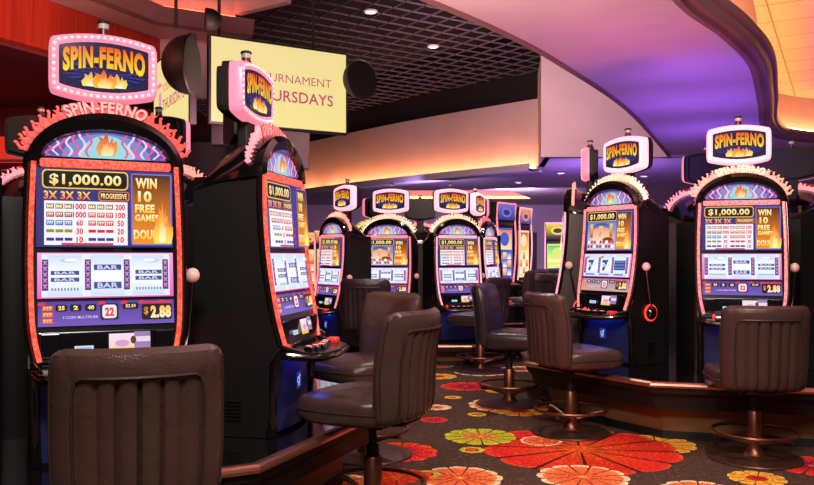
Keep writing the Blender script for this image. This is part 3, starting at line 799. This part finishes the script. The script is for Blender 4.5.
# ------------------------------------------------------------------ carpet
def carpet():
    v = []; f = []; c = []
    def quadstrip(P, fs, cs):
        n = len(v); v.extend(P); c.extend(cs); f.extend([tuple(n+i for i in q) for q in fs])
    BR = rgb(80, 58, 48)
    n = len(v); quadstrip([(-10, -3, 0), (10, -3, 0), (10, 27, 0), (-10, 27, 0)], [(0, 1, 2, 3)], [BR]*4)
    lay = [0]
    def flower(x, y, r, n, cols, spoke=True, scal=.10, rot=0.):
        lay[0] += 1; z = .0006+.00006*lay[0]
        na = n*8; P = []; C = []; fs = []
        rad = [q[0] for q in cols]; m = len(cols)
        for i, (q, col) in enumerate(cols):
            for k in range(na):
                a = 2*PI*k/na+rot; s = abs(math.sin(k/8*PI))**.5
                rr = r*q*(1-scal*(1-s)*q)
                P.append((x+rr*math.cos(a), y+rr*math.sin(a), z)); C.append(col)
        for i in range(m-1):
            for k in range(na):
                l = (k+1) % na; fs.append((i*na+k, i*na+l, (i+1)*na+l, (i+1)*na+k))
        fs.append(tuple(reversed(range(na))))
        quadstrip(P, fs, C)
        if spoke:
            P = []; fs = []
            for k in range(n):
                a = 2*PI*k/n+rot; w = r*.016; ca, sa = math.cos(a), math.sin(a)
                b = len(P)
                for q, ww in ((.16, .6), (.97, 1.6)):
                    P += [(x+r*q*ca-sa*w*ww, y+r*q*sa+ca*w*ww, z+.00003), (x+r*q*ca+sa*w*ww, y+r*q*sa-ca*w*ww, z+.00003)]
                fs.append((b, b+1, b+3, b+2))
            quadstrip(P, fs, [rgb(70, 36, 24)]*len(P))
    def at_floor(px, py):
        s = (py-HY)/EYE; return (px-407)/s, F/s, s
    O = rgb(232, 104, 52); R_ = rgb(206, 40, 32); Cc = rgb(240, 200, 150); Yl = rgb(226, 170, 56); G = rgb(176, 176, 36); P_ = rgb(150, 30, 70); D = rgb(96, 30, 30)
    orange = [(.0, Cc), (.1, O), (.2, rgb(220, 90, 50)), (.86, rgb(238, 120, 66)), (.87, Cc), (1, rgb(244, 210, 170))]
    red = [(.0, rgb(240, 150, 90)), (.12, P_), (.3, P_), (.55, R_), (.85, rgb(222, 52, 36)), (1, rgb(232, 80, 50))]
    big = [(.0, O), (.1, rgb(226, 90, 40)), (.5, rgb(222, 60, 30)), (.9, R_), (1, rgb(226, 70, 40))]
    green = [(.0, Yl), (.12, rgb(220, 120, 50)), (.5, rgb(214, 160, 60)), (.6, G), (.9, rgb(190, 190, 44)), (1, rgb(206, 204, 70))]
    yel = [(.0, D), (.2, R_), (.35, R_), (.4, Yl), (.9, rgb(230, 160, 50)), (1, rgb(240, 200, 100))]
    ringy = [(0, R_), (.35, O), (.4, D), (.5, D), (.55, Yl), (1, rgb(200, 180, 60))]
    cream = [(0, D), (.2, O), (.4, O), (.5, Cc), (1, rgb(244, 214, 160))]
    L = [(510, 405, 42, 14, orange), (520, 411, 26, 10, yel), (655, 444, 40, 12, yel), (580, 449, 98, 12, big), (480, 436.5, 36, 12, green), (583, 477, 46, 12, orange), (460, 478, 43, 12, orange), (398, 452, 40, 12, red),
         (541, 441, 21, 12, orange), (472, 450, 13, 8, ringy), (477, 414.5, 10, 8, ringy), (466, 386.5, 26, 12, red), (453, 397.5, 9, 8, yel), (434, 420, 14, 10, red), (437, 407.5, 15, 10, cream),
         (438, 376.5, 19, 10, yel), (482, 372, 28, 12, orange), (499, 391, 14, 10, yel), (757, 478.5, 28, 10, yel), (812, 466, 40, 12, red), (426, 474.5, 15, 8, ringy),
         (395, 478, 36, 12, big), (440, 366, 14, 8, orange), (520, 369, 20, 10, cream), (552, 377, 20, 10, orange), (560, 398, 20, 10, yel), (700, 492, 40, 12, orange), (640, 500, 34, 12, green), (520, 500, 30, 10, red),
         (330, 450, 40, 12, red), (335, 485, 40, 12, orange), (595, 363, 18, 10, red), (470, 362, 16, 10, red), (505, 357, 14, 10, orange), (560, 356, 14, 10, yel), (420, 391, 12, 8, cream)]
    for i, (px, py, hw, n, cols) in enumerate(L):
        x, y, s = at_floor(px, py); flower(x, y, hw/s, n, cols, n > 8, .10, .13*i)
    r = random.Random(4)
    for i in range(70):
        x = r.uniform(-6, 7); y = r.uniform(1, 22)
        px = 407+F*x/y; py = HY+F*EYE/y
        if 300 < px < 830 and 350 < py < 500: continue
        flower(x, y, r.choice([.12, .2, .28, .34]), 12, r.choice([orange, red, green, yel, cream]), True, .1, r.random())
    me = bpy.data.meshes.new('floor'); me.from_pydata(v, [], f)
    a = me.color_attributes.new('Col', 'FLOAT_COLOR', 'POINT')
    for i, k in enumerate(c): a.data[i].color = (*k, 1)
    m, nt, b = _nodes('patterned_carpet')
    at_ = nt.nodes.new('ShaderNodeAttribute'); at_.attribute_name = 'Col'
    tc = nt.nodes.new('ShaderNodeTexCoord')
    ns = nt.nodes.new('ShaderNodeTexNoise'); ns.inputs['Scale'].default_value = 220; ns.inputs['Detail'].default_value = 3
    wv = nt.nodes.new('ShaderNodeTexWave'); wv.inputs['Scale'].default_value = 5; wv.inputs['Distortion'].default_value = 22; wv.inputs['Detail'].default_value = 2.5; wv.inputs['Detail Scale'].default_value = 1.6
    for q in (ns, wv): nt.links.new(tc.outputs['Object'], q.inputs['Vector'])
    r1 = nt.nodes.new('ShaderNodeMapRange'); r1.inputs['To Min'].default_value = .7; r1.inputs['To Max'].default_value = 1.25
    nt.links.new(ns.outputs['Fac'], r1.inputs['Value'])
    r2 = nt.nodes.new('ShaderNodeMapRange'); r2.inputs['From Min'].default_value = .86; r2.inputs['From Max'].default_value = 1.; r2.inputs['To Min'].default_value = 1.; r2.inputs['To Max'].default_value = 1.9
    nt.links.new(wv.outputs['Fac'], r2.inputs['Value'])
    mm = nt.nodes.new('ShaderNodeMath'); mm.operation = 'MULTIPLY'
    nt.links.new(r1.outputs[0], mm.inputs[0]); nt.links.new(r2.outputs[0], mm.inputs[1])
    vm = nt.nodes.new('ShaderNodeVectorMath'); vm.operation = 'SCALE'
    nt.links.new(at_.outputs['Color'], vm.inputs[0]); nt.links.new(mm.outputs[0], vm.inputs['Scale'])
    nt.links.new(vm.outputs[0], b.inputs['Base Color'])
    b.inputs['Roughness'].default_value = .95; b.inputs['Specular IOR Level'].default_value = .1
    bp = nt.nodes.new('ShaderNodeBump'); bp.inputs['Strength'].default_value = .3; bp.inputs['Distance'].default_value = .004
    nt.links.new(ns.outputs['Fac'], bp.inputs['Height']); nt.links.new(bp.outputs['Normal'], b.inputs['Normal'])
    me.materials.append(m); me.update()
    struct(link(bpy.data.objects.new('floor', me)))
carpet()

# ------------------------------------------------------------------ room shell
paint = mat('mauve_paint', rgb(196, 168, 176), .6, var=.05, bscale=2)
purple = mat('lilac_paint', rgb(182, 168, 196), .55, var=.05, bscale=2)
soff = mat('soffit_paint', rgb(206, 188, 206), .38, var=.05, bscale=2)
redp = None
def woodpanel():
    m, nt, b = _nodes('red_wood_panel')
    tc = nt.nodes.new('ShaderNodeTexCoord'); mp = nt.nodes.new('ShaderNodeMapping'); mp.inputs['Scale'].default_value = (9, 9, .35)
    n = nt.nodes.new('ShaderNodeTexNoise'); n.inputs['Scale'].default_value = 4; n.inputs['Detail'].default_value = 6
    nt.links.new(tc.outputs['Object'], mp.inputs['Vector']); nt.links.new(mp.outputs[0], n.inputs['Vector'])
    r = nt.nodes.new('ShaderNodeValToRGB'); r.color_ramp.elements[0].position = .3; r.color_ramp.elements[1].position = .7
    r.color_ramp.elements[0].color = (*rgb(150, 40, 26), 1); r.color_ramp.elements[1].color = (*rgb(186, 62, 34), 1)
    nt.links.new(n.outputs['Fac'], r.inputs['Fac']); nt.links.new(r.outputs[0], b.inputs['Base Color']); b.inputs['Roughness'].default_value = .4
    return m
redp = woodpanel()
maroon = mat('maroon_paint', rgb(96, 34, 50), .6, var=.08, bscale=2)
darkp = mat('dark_ceiling', rgb(10, 8, 11), .9)
gridm = mat('ceiling_lattice', rgb(84, 70, 88), .6)
mould = mat('moulding_paint', rgb(128, 94, 96), .4, var=.05, bscale=3)
def tile_mat():
    m, nt, b = _nodes('ceiling_tiles')
    tc = nt.nodes.new('ShaderNodeTexCoord'); br = nt.nodes.new('ShaderNodeTexBrick'); br.inputs['Scale'].default_value = 1.0
    br.offset = 0; br.inputs['Brick Width'].default_value = .6; br.inputs['Row Height'].default_value = .6; br.inputs['Mortar Size'].default_value = .008
    br.inputs['Color1'].default_value = (*rgb(226, 206, 190), 1); br.inputs['Color2'].default_value = (*rgb(220, 200, 186), 1); br.inputs['Mortar'].default_value = (*rgb(150, 126, 110), 1)
    mp = nt.nodes.new('ShaderNodeMapping'); mp.inputs['Rotation'].default_value = (0, 0, .5)
    nt.links.new(tc.outputs['Object'], mp.inputs['Vector']); nt.links.new(mp.outputs[0], br.inputs['Vector']); nt.links.new(br.outputs['Color'], b.inputs['Base Color']); b.inputs['Roughness'].default_value = .8
    return m
tiles = tile_mat()
cove = mat('amber_cove_lamp', rgb(255, 170, 90), .4, emit=rgb(255, 168, 98), es=26.)
cove_soft = mat('amber_tray_lamp', rgb(255, 170, 90), .4, emit=rgb(255, 140, 70), es=9.)
F3 = lambda u, v, z: (u, v, z)
def slab(name, poly, z0, z1, m):
    g = MB(); g.prism(poly, z0, z1, F3); return struct(g.build(name, m))
def wallrun(name, pts, z0, z1, th, m):
    """thin vertical wall along a polyline, thickness th to the left of travel"""
    g = MB()
    for (x0, y0), (x1, y1) in zip(pts, pts[1:]):
        d = Vector((x1-x0, y1-y0)).normalized(); n = Vector((-d.y, d.x))*th
        g.prism([(x0, y0), (x1, y1), (x1+n.x, y1+n.y), (x0+n.x, y0+n.y)], z0, z1, F3)
    return struct(g.build(name, m))
def catmull(P, k=8):
    out = []
    Q = [P[0]]+list(P)+[P[-1]]
    for i in range(1, len(Q)-2):
        for j in range(k):
            t = j/k; p0, p1, p2, p3 = [Vector(q) for q in Q[i-1:i+3]]
            out.append(tuple(.5*((2*p1)+(-p0+p2)*t+(2*p0-5*p1+4*p2-p3)*t*t+(-p0+3*p1-3*p2+p3)*t**3)))
    out.append(tuple(P[-1])); return out
# right curved soffit
outer = catmull([(-.9, 3.75), (.147, 5.11), (.674, 5.8), (1.28, 6.75), (2.5, 9.0), (4.08, 12.6), (4.4, 13.4)])
inner = catmull([(.4, 2.6), (1.05, 3.9), (1.74, 5.11), (2.34, 5.9), (2.95, 6.85), (3.75, 8.5), (4.6, 10.3), (5.3, 11.15), (6.5, 11.5), (9.9, 11.5)])
slab('trim_1', outer+[(9.9, 13.4)]+list(reversed(inner))+[(-1.6, 2.6)], 2.9, 3.0, soff).name = 'ceiling_soffit'
# lip along the soffit's outer edge
g = MB()
def strip_along(g, pts, prof):                    # prof: (offset to the left of travel, z)
    n = len(pts); vs = []
    for i, p in enumerate(pts):
        a = Vector(pts[max(0, i-1)]); b = Vector(pts[min(n-1, i+1)]); d = (b-a).normalized(); nr = Vector((-d.y, d.x))
        for o, z in prof: vs.append((p[0]+nr.x*o, p[1]+nr.y*o, z))
    k = len(prof)
    g.add(vs, [(i*k+j, i*k+(j+1) % k, (i+1)*k+(j+1) % k, (i+1)*k+j) for i in range(n-1) for j in range(k)])
strip_along(g, outer, [(-.02, 2.885), (.03, 2.885), (.03, 3.05), (-.02, 3.05)]); struct(g.build('trim_1', mould, None, True))
g = MB(); strip_along(g, inner, [(.03, 2.9), (.02, 2.87), (-.03, 2.86), (-.05, 2.885), (-.06, 2.89), (-.1, 2.885), (-.13, 2.91), (-.14, 2.94), (-.17, 2.95), (-.18, 2.99), (-.15, 3.0), (-.03, 3.0)])
struct(g.build('trim_2', mould, None, True))
g = MB(); strip_along(g, inner, [(-.06, 3.005), (-.12, 3.005), (-.12, 3.02), (-.06, 3.02)]); tag(g.build('cove_light', cove), 'amber cove light strip behind the curved ceiling moulding at right', 'light')
wi = [p for p in inner]
g = MB(); strip_along(g, inner, [(0, 3.0), (.03, 3.0), (.03, 3.6), (0, 3.6)]); struct(g.build('wall_cove', paint))
slab('ceiling_tiled', [(p[0], p[1]) for p in inner]+[(9.9, 2.0), (.4, 2.0)], 3.5, 3.56, tiles)
# bulkhead at back
slab('wall_bulkhead', [(2.23, 13.3), (9.9, 13.3), (9.9, 13.4), (2.4, 13.42), (2.55, 14.85), (2.42, 14.85)], 2.9, 4.6, paint)
bul = catmull([(2.5, 14.8), (1.2, 16.1), (-.5, 18.0), (-3.06, 21.3), (-4.5, 22.8)], 6)
wallrun('wall_glow', list(reversed(bul)), 2.9, 4.15, -.12, paint)
wallrun('wall_upper', list(reversed(bul)), 4.15, 5.4, -.1, darkp)
g = MB(); strip_along(g, bul, [(0, 2.8), (.42, 2.8), (.42, 2.93), (.40, 2.93), (.38, 2.85), (0, 2.85)]); 
struct(g.build('trim_3', purple))
g = MB(); strip_along(g, bul, [(.2, 2.855), (.32, 2.855), (.32, 2.875), (.2, 2.875)]); tag(g.build('cove_light', cove), 'amber cove light strip along the ledge of the far curved wall', 'light')
# low back ceiling with tray openings
tray = [(-.3, 20.2), (2.6, 20.2), (3.6, 23.2), (-.8, 23.2)]
lowc = [(2.42, 14.8)]+[(p[0], p[1]) for p in bul]+[(-4.5, 26.5), (9.9, 26.5), (9.9, 13.3), (2.3, 13.3)]
bm = bmesh.new()
def flat_with_hole(name, outerp, holes, z, m):
    from mathutils.geometry import tessellate_polygon
    loops = [[Vector((x, y, z)) for x, y in outerp]]+[[Vector((x, y, z)) for x, y in h] for h in holes]
    tri = tessellate_polygon(loops); pts = [p for l in loops for p in l]
    g = MB(); g.add(pts, [tuple(t) for t in tri]); return struct(g.build(name, m))
flat_with_hole('ceiling_low', lowc, [tray], 2.9, purple)
g = MB(); n = 4
ex = lambda k: [(1.275+(x-1.275)*k, 21.7+(y-21.7)*k) for x, y in tray]
g.add([(x, y, 2.905) for x, y in ex(1.14)]+[(x, y, 3.2) for x, y in ex(1.14)], [(0, 1, 5, 4), (1, 2, 6, 5), (2, 3, 7, 6), (3, 0, 4, 7), (4, 5, 6, 7)]); struct(g.build('ceiling_tray', paint))
g = MB()
for i in range(4):
    a = Vector(ex(1.07)[i]); b = Vector(ex(1.07)[(i+1) % 4])
    g.tube([(a.x, a.y, 2.945), (b.x, b.y, 2.945)], .03, 6)
tag(g.build('tray_light', cove_soft), 'amber light strip inside the low ceiling tray above the distant row', 'light')
slab('wall_back', [(-10, 26), (10, 26), (10, 26.2), (-10, 26.2)], 0, 5.5, purple)
slab('wall_right', [(9.9, -3), (10, -3), (10, 26), (9.9, 26)], 0, 5.5, purple)
slab('wall_left', [(-10, -3), (-9.9, -3), (-9.9, 26), (-10, 26)], 0, 5.5, maroon)
slab('wall_front', [(-10, -3.1), (10, -3.1), (10, -3), (-10, -3)], 0, 5.5, paint)
slab('wall_pier', [(-2.5, 15.0), (-1.86, 15.0), (-1.86, 15.3), (-2.5, 15.3)], 2.9, 4.1, paint)
# dark door on the far wall
t = struct(empty('door_1', 'dark door', 'door', (3.83, 26, 0))); del t['label']; del t['category']
g = MB(); g.box((0, -.03, 1.0), (.75, .06, 2.0)); g.build('door_leaf', mat('door_dark', rgb(46, 36, 54), .5), t)
g = MB(); g.box((.0, -.07, 1.62), (.3, .02, .1)); g.build('door_plate', mat('door_plate', rgb(110, 96, 120), .5), t)
# high dark ceiling with lattice
slab('ceiling', [(-10, -3), (10, -3), (10, 26), (-10, 26)], 5.4, 5.5, darkp)
g = MB(); ang = math.radians(33); ca, sa = math.cos(ang), math.sin(ang); cc = Vector((0, 13.0))
for dx, dy in ((ca, sa), (-sa, ca)):
    for k in range(-34, 35):
        o = cc+Vector((-dy, dx))*k*.32
        L = math.sqrt(max(0, 10.5**2-(k*.32)**2))
        if L < .5: continue
        rot = Matrix.Rotation(math.atan2(dy, dx), 3, 'Z')
        g.box((o.x, o.y, 4.66), (2*L, .018, .02), rot)
lat = struct(g.build('ceiling_grid', gridm))
# left: cornice, red panelled fascia, recess
corn_out = [(-3.5, 4.9), (-2.6, 7.0), (-2.34, 7.59), (-1.55, 8.04)]
slab('ceiling_cornice', corn_out+[(-1.69, 8.34), (-2.55, 8.26), (-3.14, 7.0), (-4.1, 4.95)], 3.5, 3.56, paint)
g = MB(); strip_along(g, corn_out, [(0, 3.48), (.05, 3.46), (.10, 3.47), (.11, 3.5), (.0, 3.62), (-.06, 3.62), (-.03, 3.54)]); struct(g.build('trim_4', mould, None, True))
wallrun('wall_amber', [(-3.6, 5.2), (-2.74, 7.1), (-2.45, 7.66), (-1.73, 8.05)], 3.56, 5.0, .08, paint)
wallrun('wall_pink', [(-1.73, 8.0), (-1.16, 7.62)], 3.68, 5.0, .08, paint)
g = MB(); strip_along(g, [(-3.45, 5.2), (-2.6, 7.12), (-2.36, 7.58), (-1.7, 7.95)], [(.02, 3.63), (.05, 3.63), (.05, 3.645), (.02, 3.645)]); tag(g.build('cove_light', mat('red_amber_lamp', rgb(255, 130, 80), .4, emit=rgb(255, 110, 60), es=16.)), 'red-amber cove light strip on the upper left cornice', 'light')
wallrun('wall_red_fascia', [(-4.1, 4.95), (-3.14, 7.0), (-2.55, 8.26)], 3.02, 3.5, .08, redp)
wallrun('wall_red_lower', [(-4.1, 4.95), (-3.14, 7.0), (-2.55, 8.26)], 3.0, 3.03, .3, maroon)
wallrun('wall_mauve', [(-2.55, 8.26), (-1.69, 8.34)], 2.9, 3.5, .1, paint)
slab('ceiling_recess', [(-4.1, 4.95), (-3.14, 7.0), (-2.55, 8.26), (-2.55, 12.5), (-9.9, 12.5), (-9.9, 4.95)], 3.03, 3.06, maroon)
slab('wall_recess', [(-9.9, 9.6), (-2.7, 9.6), (-2.7, 9.7), (-9.9, 9.7)], 0, 3.03, maroon)
# back bar shelf in the recess (left edge)
t = empty('back_bar', 'pale back-bar shelf unit at the left edge beyond the machines', 'shelf', (-4.9, 9.3, 0))
g = MB(); g.box((0, .1, 1.0), (1.6, .35, 2.0)); g.build('carcass', mat('bar_wood', rgb(120, 92, 92), .5), t)
g = MB()
for k in range(4): g.box((0, -.1, 2.0+.12*k), (1.6, .14, .02))
g.build('shelf', mat('bar_shelf', rgb(190, 160, 150), .5), t)
g = MB(); g.box((0, .05, 2.5), (1.4, .06, .3)); g.build('lit_panel', mat('red_panel', rgb(200, 40, 30), .4, emit=rgb(220, 50, 36), es=.8), t)

# ------------------------------------------------------------------ downlights
DL = []
def downlight(x, y, z, label, e=0, col=(1, .86, .74), r=.07, size=110):
    t = empty('ceiling_downlight', label, 'light', (x, y, z), 0, 'recessed ceiling downlights')
    g = MB(); g.lathe([(r, 0), (r*1.35, -.004), (r*1.4, -.02), (r, -.03), (r*.95, .0)], 20); g.build('trim_ring', M['white'], t, True)
    g = MB(); g.lathe([(r, -.006), (0, -.008)], 18); g.build('lens', mat('downlight_lens', rgb(255, 240, 220), .3, emit=rgb(255, 238, 214), es=7.), t)
    if e:
        l = bpy.data.lights.new('downlight_lamp', 'SPOT'); l.energy = e; l.color = col; l.spot_size = math.radians(size); l.spot_blend = .8; l.shadow_soft_size = .09
        lo = link(bpy.data.objects.new('downlight_lamp', l), t); lo.location = (0, 0, -.04)
    return t
downlight(-.5, 10.96, 4.62, 'nearest of the three downlights in the dark lattice ceiling', 160)
downlight(.416, 12.8, 4.62, 'middle of the three downlights in the dark lattice ceiling', 160)
downlight(1.78, 16.3, 4.62, 'farthest of the three downlights in the dark lattice ceiling', 160)
downlight(-2.2, 19.8, 2.885, 'small downlight in the low ceiling above the leftmost distant machine', 40)
downlight(2.45, 17.6, 2.885, 'small downlight in the low ceiling above the dark door', 40)
downlight(4.8, 16.2, 2.885, 'small downlight in the low ceiling right of the sevens machine sign', 40)
downlight(3.0, 15.6, 2.885, 'small downlight in low ceiling left of the sevens machine sign', 40)

# ------------------------------------------------------------------ hanging televisions and speakers
def television(x, y, z, az, label):
    t = empty('hanging_television', label, 'television', (x, y, z), math.radians(az), 'televisions hung from the ceiling')
    g = MB(); g.rbox((0, .03, 0), (1.24, .06, .72), .008); g.build('casing', M['dull'], t)
    a = Art(lambda u, v, d: (u, -.001-d, v)); a.rect(-.60, -.34, .60, .34, (rgb(246, 226, 146), rgb(240, 220, 150)))
    pk = rgb(196, 62, 108)
    a.text('TOURNAMENT', .10, .035, .72, .07, pk, -.004); a.text('THURSDAYS', .105, -.125, .74, .095, pk, .012)
    a.rect(-.46, .1, -.30, .135, rgb(236, 120, 170)); a.rect(-.40, -.11, -.30, .05, rgb(224, 150, 190))
    a.build('picture', M['tvscreen'], t)
    g = MB(); g.box((0, .1, 0), (.3, .08, .3)); g.build('wall_plate', M['dull'], t)
    return t
television(-1.05, 6.7, 2.68, 31, 'yellow television facing camera reading tournament thursdays, hung at centre left')
television(-2.02, 6.82, 2.66, -60, 'slanted television half hidden behind the big round speaker')
t = empty('ceiling_mount', 'black pole frame carrying the televisions and speakers', 'mount', (-1.6, 6.75, 4.66))
g = MB()
for x, y, zb in ((-.22, -.45, -1.6), (.05, -.15, -1.95), (.78, .26, -1.7)): g.tube([(x, y, 0), (x, y, zb)], .014, 8)
g.build('rod', M['dull'], t)
g = MB(); g.rbox((.03, -.05, -2.05), (.12, .12, .85), .01); g.rbox((.40, .26, -1.72), (.8, .05, .05), .008, ); g.rbox((.03, .12, -1.72), (.06, .3, .06), .008); g.build('bracket', M['dull'], t)
def speaker(loc, az, R_, depth, label, tilt=0, kind=0):
    t = empty('hanging_speaker', label, 'speaker', loc, math.radians(az), 'black speakers around the televisions')
    rot = Matrix.Rotation(PI/2+tilt, 3, 'X')            # lathe +z -> -y (front)
    g = MB(); g.lathe([(0, -depth)]+[(R_*math.sin(k/9*PI/2), -depth*math.cos(k/9*PI/2)) for k in range(1, 10)]+[(R_*1.02, .02), (R_*.97, .03)], 28, (0, 0, 0), rot); g.build('shell', M['dull'], t, True)
    g = MB(); g.lathe([(R_*.97, .028), (R_*.9, .01), (R_*.5, -.04), (R_*.3, -.045), (R_*.22, -.02), (0, -.005)], 28, (0, 0, 0), rot); g.build('cone', mat('speaker_cone', rgb(34, 28, 34), .8, spec=.2), t, True)
    g = MB(); g.lathe([(R_*.52, -.03), (R_*.5, -.022), (R_*.46, -.032)], 24, (0, 0, 0), rot); g.build('cone_ring', M['chrome'], t, True)
    return t
speaker((-1.64, 6.02, 2.70), 88, .222, .2, 'big black dome speaker left of the yellow television')
speaker((-.40, 6.85, 2.77), 42, .165, .12, 'round speaker with rings right of the yellow television')
speaker((-1.555, 6.28, 3.12), -70, .085, .1, 'small black speaker above the yellow television corner')

# ------------------------------------------------------------------ lights
def lamp(kind, name, loc, energy, col, size=.3, target=None, spot=None, blend=.6):
    l = bpy.data.lights.new(name, kind); l.energy = energy; l.color = col
    if kind == 'AREA': l.size = size
    else: l.shadow_soft_size = size
    if spot: l.spot_size = math.radians(spot); l.spot_blend = blend
    o = link(bpy.data.objects.new(name, l)); o.location = loc
    if target is not None:
        o.rotation_euler = (Vector(target)-Vector(loc)).to_track_quat('-Z', 'Y').to_euler()
    return o
W = (1, .88, .8)
lamp('AREA', 'front_fill_lamp', (-.3, .6, 3.3), 120, W, .7, (-.7, 2.6, .7))  # unseen fill added above the camera to brighten the near stool's leather
lamp('AREA', 'front_fill_lamp', (1.6, 2.6, 3.4), 110, W, .6, (1.6, 5.4, .4))  # second added fill, no fixture, aimed at the right-hand stools
lamp('SPOT', 'aisle_spot', (.3, 4.6, 4.3), 260, W, .1, (.4, 5.4, 0), 100)
lamp('SPOT', 'aisle_spot', (.4, 8.0, 4.4), 260, W, .1, (.5, 7.8, 0), 100)
lamp('SPOT', 'left_aisle_spot', (.1, 2.6, 3.6), 110, W, .1, (-.4, 3.7, 0), 80)
for x, y, e in ((2.55, 6.9, 34), (3.1, 8.4, 40), (3.9, 10.2, 36)):
    lamp('SPOT', 'violet_uplight', (x, y, 1.75), e*2, (.34, .12, 1.), .3, (x+.1, y+.5, 2.9), 150, 1.)
lamp('SPOT', 'magenta_uplight', (1.75, 5.75, 1.2), 75, (1., .2, .62), .3, (1.7, 6.3, 2.9), 110, 1.)
lamp('AREA', 'pink_uplight', (.25, 3.9, 1.75), 58, (1., .52, .42), .5, (.65, 5.0, 2.9))
lamp('AREA', 'violet_wash', (3.4, 13.6, 1.5), 75, (.5, .25, 1.), .8, (3.6, 16.5, 2.9))
lamp('AREA', 'lilac_wash', (2.6, 19.5, 2.6), 130, (.85, .55, .85), 1., (4.5, 26, 1.4))
lamp('AREA', 'lilac_wash', (.4, 16.5, 2.2), 40, (.7, .5, 1.), 1., (.4, 19.5, 2.9))
lamp('AREA', 'rose_wash', (.8, 9.6, 3.3), 190, (1., .66, .6), .8, (3.0, 13.3, 3.6))
lamp('AREA', 'red_wash', (-2.2, 5.2, 2.8), 25, (1., .25, .16), .4, (-3.2, 6.6, 3.3))
lamp('AREA', 'pink_wash', (-1.3, 6.0, 2.2), 24, (1., .4, .5), .4, (-2.0, 8.0, 3.5))
lamp('AREA', 'lattice_wash', (.5, 11.5, 3.2), 6, (.8, .45, .6), 1., (.5, 12.5, 4.7))

# ------------------------------------------------------------------ world, camera
w = bpy.data.worlds.new('casino_air'); SC.world = w; w.use_nodes = True
bg = w.node_tree.nodes['Background']; bg.inputs[0].default_value = (.55, .35, .5, 1); bg.inputs[1].default_value = .05
cam = bpy.data.cameras.new('camera'); cam.sensor_width = 36; cam.lens = F/814*36; cam.shift_y = (HY-242.5)/814; cam.clip_start = .05
co = link(bpy.data.objects.new('camera', cam)); co.location = (0, 0, EYE); co.rotation_euler = (PI/2, 0, 0)
SC.camera = co
SC.view_settings.view_transform = 'Standard'; SC.view_settings.look = 'None'; SC.view_settings.exposure = 0; SC.view_settings.gamma = 1
